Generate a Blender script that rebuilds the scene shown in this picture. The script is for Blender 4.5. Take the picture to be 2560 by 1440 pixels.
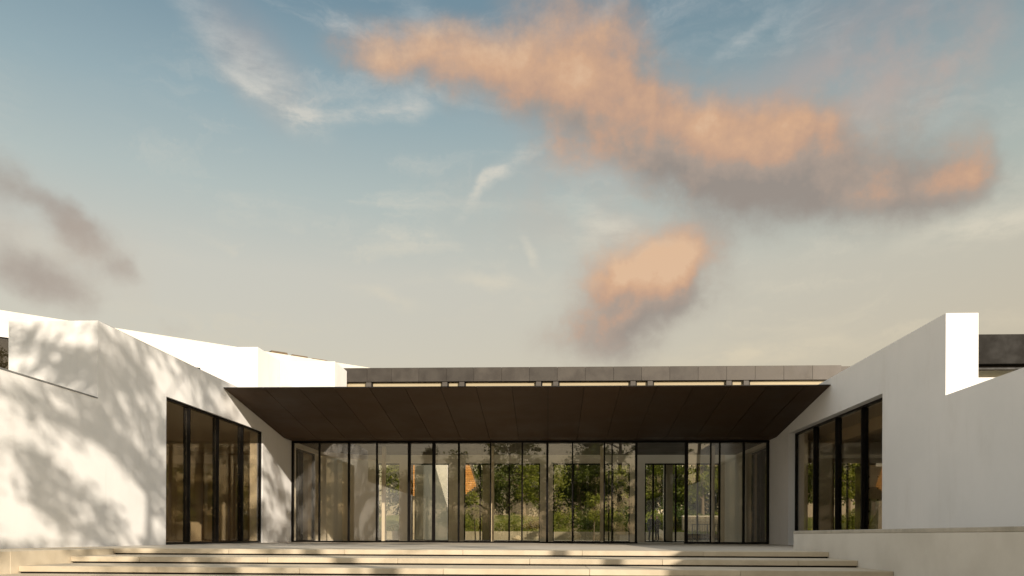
import bpy, bmesh, math, random
import numpy as np
from mathutils import Vector, Matrix

scene = bpy.context.scene
for o in list(bpy.data.objects):
    bpy.data.objects.remove(o, do_unlink=True)
COL = scene.collection
rad = math.radians

# ------------------------------------------------------------------ camera
F_PX, YAW, ROLL = 1950.0, math.atan(90 / 1950.0), 0.0042
EYE = Vector((0, 0, 0.29))
fw = Vector((-math.sin(YAW), math.cos(YAW), 0))
rt = Vector((math.cos(YAW), math.sin(YAW), 0))
up = Vector((0, 0, 1))
r2 = rt * math.cos(ROLL) + up * math.sin(ROLL)
u2 = up * math.cos(ROLL) - rt * math.sin(ROLL)
cam_d = bpy.data.cameras.new('camera')
cam_d.sensor_width = 36
cam_d.sensor_fit = 'HORIZONTAL'
cam_d.lens = F_PX / 2560 * 36
cam_d.shift_y = (1339.8 - 720) / 2560
cam_d.clip_start = 0.1
cam_d.clip_end = 5000
cam = bpy.data.objects.new('camera', cam_d)
cam.matrix_world = Matrix(((r2.x, u2.x, -fw.x, EYE.x), (r2.y, u2.y, -fw.y, EYE.y),
                           (r2.z, u2.z, -fw.z, EYE.z), (0, 0, 0, 1)))
COL.objects.link(cam)
scene.camera = cam

# ------------------------------------------------------------------ render settings
scene.render.engine = 'CYCLES'
scene.cycles.use_denoising = True
scene.cycles.max_bounces = 9
scene.cycles.diffuse_bounces = 6
scene.cycles.glossy_bounces = 5
scene.cycles.transmission_bounces = 4
scene.cycles.transparent_max_bounces = 24
scene.cycles.sample_clamp_indirect = 6
scene.cycles.caustics_reflective = False
scene.cycles.caustics_refractive = False
scene.view_settings.view_transform = 'Standard'
scene.view_settings.look = 'None'
scene.view_settings.gamma = 1
scene.view_settings.use_curve_mapping = False
scene.view_settings.exposure = 1.05

# ------------------------------------------------------------------ sun direction (towards the sun)
SUN = Vector((1.8, -2.6, 1.0)).normalized()
SUN_EL = math.asin(SUN.z)
SUN_AZ = math.atan2(SUN.x, SUN.y)


def lin(r, g, b, k=1.0):
    def c(v):
        v /= 255.0
        return (v / 12.92 if v <= .04045 else ((v + .055) / 1.055) ** 2.4) * k
    return (c(r), c(g), c(b), 1.0)


class NT:
    """small wrapper for building node trees"""
    def __init__(self, nt):
        self.t = nt
        nt.nodes.clear()

    def n(self, typ, ins=None, **props):
        nd = self.t.nodes.new(typ)
        for k, v in props.items():
            setattr(nd, k, v)
        for k, v in (ins or {}).items():
            self.set(nd.inputs[k], v)
        return nd

    def set(self, sock, v):
        if isinstance(v, bpy.types.NodeSocket):
            self.t.links.new(v, sock)
        elif v is not None:
            sock.default_value = v

    def m(self, op, a, b=None, c=None, clamp=False):
        nd = self.t.nodes.new('ShaderNodeMath')
        nd.operation = op
        nd.use_clamp = clamp
        for i, v in enumerate((a, b, c)):
            if v is not None:
                self.set(nd.inputs[i], v)
        return nd.outputs[0]

    def vm(self, op, a, b=None, scale=None):
        nd = self.t.nodes.new('ShaderNodeVectorMath')
        nd.operation = op
        self.set(nd.inputs[0], a)
        if b is not None:
            self.set(nd.inputs[1], b)
        if scale is not None:
            self.set(nd.inputs['Scale'], scale)
        return nd.outputs['Value'] if op in ('LENGTH', 'DOT_PRODUCT') else nd.outputs[0]

    def mr(self, v, a, b, c=0.0, d=1.0, smooth=True):
        nd = self.t.nodes.new('ShaderNodeMapRange')
        nd.interpolation_type = 'SMOOTHSTEP' if smooth else 'LINEAR'
        for i, x in enumerate((v, a, b, c, d)):
            self.set(nd.inputs[i], x)
        return nd.outputs[0]

    def mix(self, f, a, b, typ='MIX'):
        nd = self.t.nodes.new('ShaderNodeMix')
        nd.data_type = 'RGBA'
        nd.blend_type = typ
        self.set(nd.inputs[0], f)
        self.set(nd.inputs[6], a)
        self.set(nd.inputs[7], b)
        return nd.outputs[2]

    def noise(self, vec, scale, detail=4, rough=.55, dist=0.0, col=False):
        nd = self.t.nodes.new('ShaderNodeTexNoise')
        if vec is not None:
            self.set(nd.inputs['Vector'], vec)
        nd.inputs['Scale'].default_value = scale
        nd.inputs['Detail'].default_value = detail
        nd.inputs['Roughness'].default_value = rough
        nd.inputs['Distortion'].default_value = dist
        return nd.outputs['Color'] if col else nd.outputs['Fac']

    def ramp(self, f, stops, interp='EASE'):
        nd = self.t.nodes.new('ShaderNodeValToRGB')
        nd.color_ramp.interpolation = interp
        els = nd.color_ramp.elements
        while len(els) < len(stops):
            els.new(0.5)
        for e, (p, c) in zip(els, stops):
            e.position = p
            e.color = c
        self.set(nd.inputs[0], f)
        return nd.outputs[0]


# ------------------------------------------------------------------ world: hazy evening sky with clouds
world = bpy.data.worlds.new('World')
scene.world = world
world.use_nodes = True
world.cycles.sampling_method = 'MANUAL'
world.cycles.sample_map_resolution = 512
W = NT(world.node_tree)
dirv = W.n('ShaderNodeTexCoord').outputs['Generated']
sky = W.n('ShaderNodeTexSky', sky_type='NISHITA', sun_disc=False)
sky.sun_elevation = SUN_EL
sky.sun_rotation = SUN_AZ
sky.air_density = 1.2
sky.dust_density = 2.5
sky.ozone_density = 1.5
sp = W.n('ShaderNodeSeparateXYZ', {0: dirv})
az = W.m('MULTIPLY', W.m('ARCTAN2', sp.outputs[0], sp.outputs[1]), 57.29578)
el = W.m('MULTIPLY', W.m('ARCSINE', sp.outputs[2]), 57.29578)
pos = W.n('ShaderNodeCombineXYZ', {0: az, 1: el}).outputs[0]
K = 11.0 / 2 ** 1.05                       # colours below are as displayed; the background runs at strength 0.1
# clear sky: physical sky plus a warm layer of haze that thins out upwards
elf = W.mr(el, 0, 90, 0, 1, smooth=False)
haze = W.ramp(elf, [(0.0, (.38, .29, .20, 1)), (10 / 90, (.42, .31, .17, 1)), (18 / 90, (.42, .355, .235, 1)),
                    (23 / 90, (.315, .325, .25, 1)), (28 / 90, (.205, .255, .23, 1)), (34 / 90, (.10, .155, .165, 1)),
                    (50 / 90, (.11, .165, .205, 1)), (1.0, (.125, .18, .235, 1))], 'LINEAR')
base = W.vm('ADD', W.vm('SCALE', haze, scale=K), W.vm('SCALE', sky.outputs[0], scale=0.05 * K))

def blob(vec, a, e, ra, re, rot, w):
    mp = W.n('ShaderNodeMapping', {0: vec}, vector_type='TEXTURE')
    mp.inputs['Location'].default_value = (a, e, 0)
    mp.inputs['Rotation'].default_value = (0, 0, rad(rot))
    mp.inputs['Scale'].default_value = (ra, re, 1e6)
    return W.mr(W.vm('LENGTH', mp.outputs[0]), 1.0, 0.0, 0.0, w)


def field(vec, blobs, g=1.0):
    acc = None
    for b in blobs:
        v = blob(vec, b[0], b[1], b[2] * g, b[3] * g, b[4], b[5])
        acc = v if acc is None else W.m('ADD', acc, v)
    return acc


# azimuth, elevation, half width, half height (degrees), tilt, weight
CL_ALL = [(-9.2, 31.4, 4.9, 1.6, -3, 1.0), (-12.1, 31.2, 2.8, 1.0, 0, 0.5), (-4.3, 30.5, 4.0, 2.1, -20, 0.75), (2.5, 31.7, 5.2, 3.0, 5, 1.15), (6.3, 30.3, 3.4, 3.2, -40, 0.9),
          (0.7, 29.6, 5.1, 2.1, -15, 0.8), (6.6, 27.1, 7.1, 2.6, -18, 1.1), (2.8, 25.9, 3.6, 1.7, 5, 0.8), (11.6, 26.7, 5.4, 3.0, -15, 0.95), (14.9, 24.7, 7.3, 3.6, -12, 1.2),
          (18.8, 25.8, 5.2, 2.3, -10, 0.7), (20.8, 22.6, 7.1, 2.8, -8, 1.15), (24.7, 21.5, 4.1, 1.4, -6, 0.8), (28.0, 22.4, 2.1, 2.0, 30, 0.75), (26.0, 26.2, 3.7, 1.7, -30, 0.35),
          (7.7, 18.2, 4.4, 2.8, 10, 1.1), (9.4, 19.4, 2.9, 2.0, 20, 0.9), (5.5, 17.0, 3.8, 2.2, 10, 0.9), (3.4, 14.3, 3.9, 1.8, 5, 1.0), (6.0, 13.4, 3.3, 2.1, 0, 1.0),
          (9.2, 16.5, 3.2, 2.0, 0, 0.9), (-35.4, 21.1, 3.6, 1.8, -22, 1.05), (-33.2, 20.2, 2.1, 0.8, -28, 0.7), (-31.9, 18.9, 1.9, 1.2, -18, 0.85), (-30.1, 17.8, 3.2, 1.5, -26, 1.0),
          (-28.2, 16.6, 1.5, 0.7, -30, 0.7), (-34.7, 15.9, 3.5, 1.5, -8, 1.0), (-32.1, 15.1, 3.7, 1.6, -18, 1.1), (-35.8, 18.2, 1.8, 0.9, 0, 0.55), (-25.3, 13.6, 1.6, 1.0, -5, 0.95),
          (-35.6, 26.2, 1.9, 2.8, 0, 0.4)]
WISP = [(-23.0, 30.5, 5.1, 1.3, -38, 0.75), (-19.3, 28.8, 3.8, 1.5, -40, 0.8), (-17.7, 27.4, 2.3, 0.9, -20, 0.95), (-20.9, 28.6, 3.5, 0.5, -24, 0.8), (-13.8, 28.0, 5.3, 0.8, 6, 1.0),
        (-9.8, 28.9, 1.9, 1.1, 25, 0.7), (-2.5, 25.7, 3.1, 0.7, 28, 0.95), (-4.5, 24.5, 2.0, 0.6, 35, 0.8), (-5.7, 23.3, 1.7, 0.5, 55, 0.5), (-1.3, 20.0, 1.7, 0.5, -55, 0.6),
        (4.3, 21.7, 4.3, 0.9, -20, 0.6), (3.1, 20.7, 3.5, 1.2, 0, 0.5), (13.8, 31.7, 3.0, 0.5, 25, 0.7), (28.9, 18.9, 5.5, 1.1, 6, 0.95), (-4.2, 18.2, 3.2, 0.6, -10, 0.7),
        (-12.0, 16.8, 3.5, 0.7, -10, 0.5), (14.9, 12.7, 7.5, 1.2, 3, 0.7), (-9.8, 33.5, 1.5, 1.8, 40, 0.45), (4.2, 34.0, 2.3, 0.6, 30, 0.5)]
CL_VEIL = [(23.7, 29.4, 8.0, 4.6, 0, 0.8), (27.6, 26.9, 4.3, 4.1, 0, 0.5), (3.7, 28.6, 11.4, 4.6, -12, 0.4), (17.5, 27.5, 10.9, 3.1, -8, 0.6), (2.2, 22.7, 11.9, 3.4, 0, 0.4),
           (-20.4, 29.7, 6.5, 2.5, -38, 0.5), (8.0, 20.5, 6.3, 1.7, 0, 0.5), (-32.8, 17.6, 7.2, 3.8, -20, 0.35)]
CL_WARM = [b for b in CL_ALL if b[0] > -20]
CL_BIG = sorted(CL_WARM, key=lambda b: -b[2] * b[3] * b[5])[:8]


def body(daz, del_, fine, blobs):
    """raw cloud density, sampled a few degrees off to see how much cloud lies towards the light"""
    d = dirv if daz == 0 else W.vm('ADD', dirv, (daz * .01745, 0.0, del_ * .01745))
    p = pos if daz == 0 else W.vm('ADD', pos, (daz, del_, 0))
    p = W.vm('ADD', p, W.vm('MULTIPLY', W.vm('SUBTRACT', W.noise(d, 6.0, 2, .5, col=True), (.5, .5, .5)), (4.0, 2.2, 0)))
    if fine > 3:
        p = W.vm('ADD', p, W.vm('MULTIPLY', W.vm('SUBTRACT', W.noise(d, 19.0, 3, .55, col=True), (.5, .5, .5)), (3.4, 1.5, 0)))
    f = field(W.vm('ADD', p, (.9, 0, 0)), blobs, 1.72)
    n = W.m('MULTIPLY', W.m('SUBTRACT', W.noise(d, 8.0, fine, .66), .5), 2.5)
    return W.m('ADD', f, W.m('MULTIPLY', n, W.m('MINIMUM', W.m('MULTIPLY', f, 2.2), 1.0)))


D0 = body(0, 0, 8, CL_ALL)
D1 = body(-.55, .75, 5, sorted(CL_WARM, key=lambda b: -b[2] * b[3] * b[5])[:15])
D2 = body(-1.4, 2.6, 2, CL_BIG)
lit = W.m('ADD', W.m('MULTIPLY', W.m('SUBTRACT', D0, D1), .42), W.m('MULTIPLY', W.m('SUBTRACT', D0, D2), .2))
# the east-facing flank and the scraps on the left lie in shadow
lit = W.m('ADD', W.m('MULTIPLY', lit, W.mr(az, -24, -16)), W.mr(az, -22, -10, .14, .39))
lit = W.m('SUBTRACT', lit, W.m('MULTIPLY', W.mr(az, 5, 17, 0, .26), W.mr(el, 15, 24, .4, 1)))
lit = W.m('SUBTRACT', lit, W.m('MULTIPLY', W.mr(el, 20.5, 14.5, 0, .34), W.mr(az, -15, -5)))
lit = W.m('ADD', lit, W.m('MULTIPLY', W.m('SUBTRACT', W.noise(dirv, 7.0, 5, .6), .5), .55))
lit = W.m('SUBTRACT', lit, W.mr(az, 20, 25, 0, .34), clamp=True)
body_c = W.ramp(lit, [(0.0, lin(148, 137, 129, K * .93)), (.3, lin(168, 150, 137, K * .93)), (.55, lin(194, 157, 132, K * .93)),
                      (.8, lin(211, 169, 136, K * .93)), (1.0, lin(222, 184, 150, K * .93))], 'LINEAR')
body_a = W.m('MULTIPLY', W.mr(W.m('SUBTRACT', D0, W.mr(az, -16, -24, 0, .42)), .0, 1.85), W.mr(az, -24, -16, .74, .92))

streak = W.noise(W.vm('MULTIPLY', dirv, (1.0, 1.0, 3.0)), 16.0, 7, .65)
fb = W.noise(dirv, 11.0, 8, .6)
warp = W.vm('SCALE', W.vm('SUBTRACT', W.noise(dirv, 5.0, 6, .6, col=True), (.5, .5, .5)), scale=3.0)
warp2 = W.vm('SCALE', W.vm('SUBTRACT', W.noise(dirv, 17.0, 5, .6, col=True), (.5, .5, .5)), scale=2.2)
p_soft = W.vm('ADD', pos, warp)
p_wisp = W.vm('ADD', pos, warp2)
f_veil = field(p_soft, CL_VEIL, 1.25)
f_wisp = field(p_wisp, WISP, 1.35)


# thin cirrus drawn out along two wind directions
def cirrus(rot, off, lo, hi):
    mp = W.n('ShaderNodeMapping', {0: p_soft}, vector_type='POINT')
    mp.inputs['Rotation'].default_value = (0, 0, rad(rot))
    mp.inputs['Scale'].default_value = (.045, .26, 1)
    mp.inputs['Location'].default_value = (off, off * .7, 0)
    return W.mr(W.noise(mp.outputs[0], 1.0, 8, .62, .6), lo, hi)


col = base
wisp_c = W.ramp(elf, [(0.12, lin(216, 201, 172, K)), (0.24, lin(208, 203, 188, K)), (0.36, lin(180, 184, 184, K))], 'LINEAR')
ci_mask = W.m('MULTIPLY', W.mr(W.noise(dirv, 2.3, 2, .5), .36, .6), W.mr(el, 6, 16))
ci = W.m('MULTIPLY', W.m('ADD', cirrus(34, 3.1, .5, .78), W.m('MULTIPLY', cirrus(-24, 8.3, .52, .8), .8)), ci_mask)
col = W.mix(W.m('MULTIPLY', ci, .6, clamp=True), col, wisp_c)
veil_c = W.ramp(elf, [(0.12, lin(206, 188, 162, K)), (0.26, lin(188, 170, 156, K)), (0.37, lin(166, 150, 148, K))], 'LINEAR')
veil_a = W.m('MULTIPLY', W.m('MULTIPLY', f_veil, W.mr(fb, .3, .64, .15, 1)), .8, clamp=True)
col = W.mix(veil_a, col, veil_c)
wisp_a = W.m('MULTIPLY', W.m('MULTIPLY', f_wisp, W.mr(streak, .32, .66, .12, 1)), .85, clamp=True)
col = W.mix(wisp_a, col, wisp_c)
col = W.mix(body_a, col, body_c)
# paler, fuller cloud outside the view, added to lift the ambient light
aab = W.m('ABSOLUTE', az)
away = W.m('MULTIPLY', W.m('MAXIMUM', W.mr(aab, 40, 64), W.mr(el, 44, 62)), W.mr(el, 3, 12))
far_n = W.noise(W.vm('MULTIPLY', dirv, (1, 1, 2.2)), 2.6, 8, .6)
f_far = W.m('MULTIPLY', W.mr(far_n, .36, .62), away)
far_c = W.mix(W.mr(far_n, .4, .8), lin(246, 236, 222, K), lin(204, 200, 196, K))
col = W.mix(W.m('MULTIPLY', f_far, .9), col, far_c)
bg = W.n('ShaderNodeBackground', {'Color': col, 'Strength': 0.1})
wo = W.n('ShaderNodeOutputWorld', {'Surface': bg.outputs[0]})

# ------------------------------------------------------------------ sun
sun_d = bpy.data.lights.new('sun', 'SUN')
sun_d.energy = 2.45
sun_d.angle = rad(0.45)
sun_d.color = (1.0, 0.88, 0.73)
sun = bpy.data.objects.new('sun', sun_d)
sun.rotation_euler = SUN.to_track_quat('Z', 'Y').to_euler()
sun.location = (40, -60, 30)
COL.objects.link(sun)


# ------------------------------------------------------------------ materials
def new_mat(name):
    m = bpy.data.materials.new(name)
    m.use_nodes = True
    return m, NT(m.node_tree)


def surf(name, c1, c2, scale=1.5, rough=.75, bump=.15, bscale=60, metal=0.0, vary=0.0, stain=None, spec=.4, coat=0.0, detail=6, streaks=0.0):
    """two-tone noise surface with fine relief; vary = object to object brightness; stain = (colour, scale, amount)"""
    m, t = new_mat(name)
    geo = t.n('ShaderNodeNewGeometry').outputs['Position']
    n1 = t.noise(geo, scale, detail, .6)
    c = t.mix(t.mr(n1, .32, .68), c1, c2)
    if stain:
        sc, sscale, samt = stain
        v = t.noise(t.vm('MULTIPLY', geo, (1, 1, .35)), sscale, 7, .65)
        c = t.mix(t.mr(v, .52, .78, 0, samt), c, sc)
    if streaks:
        st = t.noise(t.vm('MULTIPLY', geo, (1, 1, .05)), 5.0, 5, .7)
        c = t.mix(t.mr(st, .56, .8, 0, streaks), c, (.52, .49, .44, 1))
    if vary:
        rnd = t.n('ShaderNodeObjectInfo').outputs['Random']
        c = t.mix(1.0, c, t.ramp(rnd, [(0, (1 - vary, 1 - vary, 1 - vary, 1)), (1, (1 + vary, 1 + vary * .96, 1 + vary * .9, 1))], 'LINEAR'), 'MULTIPLY')
    fine = t.noise(geo, bscale, 3, .6)
    b = t.n('ShaderNodeBump', {'Strength': bump, 'Distance': .01, 'Height': fine})
    r = t.mr(n1, .3, .7, max(rough - .08, 0), min(rough + .08, 1))
    p = t.n('ShaderNodeBsdfPrincipled', {'Base Color': c, 'Roughness': r, 'Metallic': metal, 'Normal': b.outputs[0]})
    p.inputs['Specular IOR Level'].default_value = spec
    t.n('ShaderNodeOutputMaterial', {0: p.outputs[0]})
    return m


def glass_mat(name, tint, f0=.085):
    """architectural pane: tinted clear body with a mirror reflection that grows towards grazing angles"""
    m, t = new_mat(name)
    g = t.n('ShaderNodeNewGeometry')
    cosv = t.m('ABSOLUTE', t.vm('DOT_PRODUCT', g.outputs['Incoming'], g.outputs['Normal']))
    fr = t.m('ADD', f0, t.m('MULTIPLY', 1 - f0, t.m('POWER', t.m('SUBTRACT', 1.0, cosv), 5.0)), clamp=True)
    wob = t.n('ShaderNodeBump', {'Strength': .010, 'Distance': .05, 'Height': t.noise(g.outputs['Position'], .9, 1, .4)})
    tr = t.n('ShaderNodeBsdfTransparent', {0: tint})
    gl = t.n('ShaderNodeBsdfGlossy', {'Color': (1, 1, 1, 1), 'Roughness': 0.0, 'Normal': wob.outputs[0]})
    mx = t.n('ShaderNodeMixShader', {0: fr, 1: tr.outputs[0], 2: gl.outputs[0]})
    t.n('ShaderNodeOutputMaterial', {0: mx.outputs[0]})
    return m


def leaf_mat(name, c1, c2, trans=.35):
    m, t = new_mat(name)
    geo = t.n('ShaderNodeNewGeometry')
    oi = t.n('ShaderNodeObjectInfo').outputs['Random']
    n1 = t.noise(geo.outputs['Position'], 1.1, 3, .6)
    rnd = t.m('FRACT', t.m('ADD', geo.outputs['Random Per Island'], oi))
    c = t.mix(t.m('ADD', t.m('MULTIPLY', n1, .6), t.m('MULTIPLY', rnd, .45), clamp=True), c1, c2)
    d = t.n('ShaderNodeBsdfPrincipled', {'Base Color': c, 'Roughness': .55})
    d.inputs['Specular IOR Level'].default_value = .3
    tl = t.n('ShaderNodeBsdfTranslucent', {0: t.mix(.5, c, (.25, .3, .02, 1))})
    mx = t.n('ShaderNodeMixShader', {0: trans, 1: d.outputs[0], 2: tl.outputs[0]})
    t.n('ShaderNodeOutputMaterial', {0: mx.outputs[0]})
    return m


M = {}
M['stucco'] = surf('white_render', (.82, .815, .80, 1), (.86, .85, .835, 1), .7, .85, .12, 140, stain=((.72, .70, .67, 1), 1.1, .5), streaks=.22)
M['clerestory'] = surf('clerestory_blind', (.46, .39, .26, 1), (.50, .43, .29, 1), .6, .85, .05, 120)
M['cream'] = surf('cream_render', (.74, .70, .60, 1), (.79, .75, .66, 1), .6, .85, .10, 120)
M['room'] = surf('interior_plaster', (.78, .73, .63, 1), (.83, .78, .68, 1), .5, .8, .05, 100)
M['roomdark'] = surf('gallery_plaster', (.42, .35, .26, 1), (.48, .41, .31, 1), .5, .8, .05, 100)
M['stone'] = surf('limestone_slab', (.53, .455, .335, 1), (.62, .54, .41, 1), 2.2, .7, .25, 70, vary=.07, stain=((.36, .30, .22, 1), 1.6, .45))
M['paving'] = surf('limestone_paving', (.56, .50, .41, 1), (.64, .58, .48, 1), 1.4, .5, .15, 50, stain=((.40, .35, .28, 1), .9, .4), spec=.5)
M['plinth'] = surf('fairface_concrete', (.62, .59, .53, 1), (.70, .67, .61, 1), 1.0, .8, .25, 60, stain=((.50, .47, .41, 1), .8, .5))
M['plinthcap'] = surf('weathered_capping', (.40, .37, .31, 1), (.52, .48, .41, 1), 2.6, .85, .4, 45, stain=((.22, .21, .16, 1), 3.0, .6))
M['soffit'] = surf('bronze_soffit', (.056, .032, .0155, 1), (.064, .037, .019, 1), .5, .58, .03, 120, vary=.10, spec=.22)
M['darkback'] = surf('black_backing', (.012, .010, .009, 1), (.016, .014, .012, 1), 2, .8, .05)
M['frame'] = surf('dark_anodised_frame', (.005, .004, .0035, 1), (.0075, .006, .005, 1), 3, .4, .03, 90, spec=.14)
M['zinc'] = surf('zinc_fascia', (.060, .052, .045, 1), (.085, .075, .064, 1), 1.6, .5, .12, 40, metal=.2, vary=.16, stain=((.048, .04, .034, 1), 2.2, .5))
M['zincdark'] = surf('dark_metal_fascia', (.013, .012, .0105, 1), (.017, .0155, .0135, 1), 1.6, .5, .12, 40, metal=.1, vary=.1, spec=.06)
M['zincpost'] = surf('grey_post', (.085, .075, .066, 1), (.105, .094, .082, 1), 2, .6, .05)
M['coping'] = surf('metal_coping', (.34, .34, .34, 1), (.42, .42, .42, 1), 3, .4, .05, metal=.7)
M['ceiling'] = surf('hall_ceiling', (.060, .045, .032, 1), (.070, .054, .040, 1), .8, .6, .04)
M['glass'] = glass_mat('bronze_tinted_glass', (.965, .935, .87, 1), .085)
M['glassdark'] = glass_mat('smoked_window_glass', (.88, .83, .74, 1), .06)
M['rear_glass'] = glass_mat('clear_rear_glass', (.93, .93, .88, 1), .05)
M['wood'] = surf('larch_batten', (.52, .235, .060, 1), (.62, .30, .085, 1), 3, .6, .2, 60, vary=.12)
M['bark'] = surf('bark', (.10, .075, .055, 1), (.17, .135, .10, 1), 7, .9, .8, 25)
M['leaf'] = leaf_mat('broadleaf', (.035, .060, .016, 1), (.085, .115, .028, 1))
M['leafmid'] = leaf_mat('garden_leaf', (.055, .085, .018, 1), (.13, .155, .032, 1), .4)
M['leafdark'] = leaf_mat('conifer_leaf', (.018, .034, .014, 1), (.040, .062, .022, 1), .2)
M['leafbright'] = leaf_mat('shrub_leaf', (.12, .165, .026, 1), (.27, .28, .045, 1), .45)
M['leafdry'] = leaf_mat('dry_leaf', (.16, .12, .030, 1), (.28, .22, .07, 1), .4)
M['ground'] = surf('dry_grass_ground', (.10, .11, .045, 1), (.17, .15, .08, 1), .8, .95, .5, 20)
M['gravel'] = surf('pale_gravel_court', (.50, .455, .38, 1), (.58, .53, .45, 1), 3, .9, .5, 35)
M['bank'] = surf('grassy_bank', (.11, .15, .030, 1), (.26, .25, .075, 1), 1.6, .95, .6, 18)
M['rubble'] = surf('rough_stone_block', (.42, .36, .27, 1), (.55, .48, .37, 1), 4, .9, .7, 30, vary=.14)
M['apart'] = surf('ochre_apartment_render', (.58, .50, .36, 1), (.64, .56, .42, 1), .5, .85, .1)
M['dullwall'] = surf('dull_garden_render', (.27, .245, .19, 1), (.33, .30, .235, 1), 1.2, .9, .2, 40)
M['tile'] = surf('brown_clay_tile', (.12, .085, .05, 1), (.17, .125, .075, 1), 5, .8, .3, 40, vary=.12)
M['rail'] = surf('grey_steel', (.10, .10, .105, 1), (.13, .13, .135, 1), 4, .45, .03, metal=.6)
M['rock'] = surf('pale_boulder', (.40, .34, .25, 1), (.52, .45, .34, 1), 3, .9, .7, 25)
M['whiteplastic'] = surf('white_plastic', (.75, .74, .72, 1), (.8, .79, .77, 1), 3, .4, .02)


# ------------------------------------------------------------------ mesh helpers
WO = {}          # world origin of every object


def put(name, me, origin, parent=None):
    o = bpy.data.objects.new(name, me)
    COL.objects.link(o)
    origin = Vector(origin)
    WO[o.name] = origin
    if parent is not None:
        o.parent = parent
        o.location = origin - WO[parent.name]
    else:
        o.location = origin
    return o


def thing(name, loc, label, cat, group=None):
    o = put(name, None, loc)
    tag(o, label, cat, group)
    return o


def tag(o, label=None, cat=None, group=None, kind=None):
    if label: o['label'] = label
    if cat: o['category'] = cat
    if group: o['group'] = group
    if kind: o['kind'] = kind
    return o


_cache = {}


def box_mesh(sx, sy, sz, mat, bev):
    key = (round(sx, 4), round(sy, 4), round(sz, 4), mat, bev)
    if key in _cache:
        return _cache[key]
    bm = bmesh.new()
    bmesh.ops.create_cube(bm, size=1.0)
    bmesh.ops.scale(bm, vec=(sx, sy, sz), verts=bm.verts)
    if bev:
        bmesh.ops.bevel(bm, geom=list(bm.edges), offset=bev, segments=1, affect='EDGES', profile=.5)
    me = bpy.data.meshes.new('block')
    bm.to_mesh(me)
    bm.free()
    me.materials.append(M[mat])
    _cache[key] = me
    return me


def box(name, x0, x1, y0, y1, z0, z1, mat, parent=None, bev=0):
    me = box_mesh(x1 - x0, y1 - y0, z1 - z0, mat, bev)
    return put(name, me, ((x0 + x1) / 2, (y0 + y1) / 2, (z0 + z1) / 2), parent)


def mesh(name, verts, faces, mat, parent=None, origin=None, smooth=False, fix=True):
    if origin is None:
        a = np.array(verts)
        origin = (float((a[:, 0].min() + a[:, 0].max()) / 2), float((a[:, 1].min() + a[:, 1].max()) / 2), float(a[:, 2].min()))
    ov = Vector(origin)
    me = bpy.data.meshes.new(name)
    me.from_pydata([tuple(Vector(v) - ov) for v in verts], [], faces)
    if fix:
        bm = bmesh.new()
        bm.from_mesh(me)
        bmesh.ops.recalc_face_normals(bm, faces=bm.faces)
        bm.to_mesh(me)
        bm.free()
    if smooth:
        for p in me.polygons:
            p.use_smooth = True
    me.materials.append(M[mat])
    return put(name, me, origin, parent)


def prism_x(name, prof, x0, x1, mat, parent=None):
    """profile of (y, z) points run from x0 to x1"""
    n = len(prof)
    v = [(x0, y, z) for y, z in prof] + [(x1, y, z) for y, z in prof]
    f = [tuple(range(n)), tuple(range(2 * n - 1, n - 1, -1))] + [(i, (i + 1) % n, n + (i + 1) % n, n + i) for i in range(n)]
    return mesh(name, v, f, mat, parent)


def prism_y(name, prof, y0, y1, mat, parent=None):
    """profile of (x, z) points run from y0 to y1"""
    n = len(prof)
    v = [(x, y0, z) for x, z in prof] + [(x, y1, z) for x, z in prof]
    f = [tuple(range(n)), tuple(range(2 * n - 1, n - 1, -1))] + [(i, (i + 1) % n, n + (i + 1) % n, n + i) for i in range(n)]
    return mesh(name, v, f, mat, parent)


def grid_wall(name, axis, ab, bb, solid, t0, t1, mat, parent=None, bev=.012):
    """wall with openings: axis 'x' lies in the y-z plane (thickness along x), axis 'y' in the x-z plane"""
    vid, verts, faces = {}, [], []

    def V(i, j, k):
        key = (i, j, k)
        if key not in vid:
            vid[key] = len(verts)
            t = (t0, t1)[k]
            verts.append((t, ab[i], bb[j]) if axis == 'x' else (ab[i], t, bb[j]))
        return vid[key]
    na, nb = len(ab) - 1, len(bb) - 1
    S = [[solid((ab[i] + ab[i + 1]) / 2, (bb[j] + bb[j + 1]) / 2) for j in range(nb)] for i in range(na)]
    g = lambda i, j: 0 <= i < na and 0 <= j < nb and S[i][j]
    for i in range(na):
        for j in range(nb):
            if not S[i][j]:
                continue
            for k in (0, 1):
                faces.append((V(i, j, k), V(i + 1, j, k), V(i + 1, j + 1, k), V(i, j + 1, k)))
            if not g(i - 1, j): faces.append((V(i, j, 0), V(i, j + 1, 0), V(i, j + 1, 1), V(i, j, 1)))
            if not g(i + 1, j): faces.append((V(i + 1, j, 0), V(i + 1, j + 1, 0), V(i + 1, j + 1, 1), V(i + 1, j, 1)))
            if not g(i, j - 1): faces.append((V(i, j, 0), V(i + 1, j, 0), V(i + 1, j, 1), V(i, j, 1)))
            if not g(i, j + 1): faces.append((V(i, j + 1, 0), V(i + 1, j + 1, 0), V(i + 1, j + 1, 1), V(i, j + 1, 1)))
    return mesh(name, verts, faces, mat, parent)


# ------------------------------------------------------------------ ground, court, terrace, steps
XL, XR = -10.67, 8.93          # inner faces of the two wings
RIS, TRD, Y1 = .126, 1.45, 15.7
gx = [-1800, -400, -120, -60, -40, -20, 0, 20, 40, 60, 120, 400, 1800]
gy = [-1800, -400, -120, -60, -30, -10, 0, 16.2, 17.5, 40, 61.7, 70, 82, 110, 160, 400, 1800]


def gz(x, y):
    if y <= 16.5: return -1.40
    if y <= 62: return -.16
    if y <= 70: return .40
    if y <= 82: return 1.7
    return 2.6 + (y - 82) * .01


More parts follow.
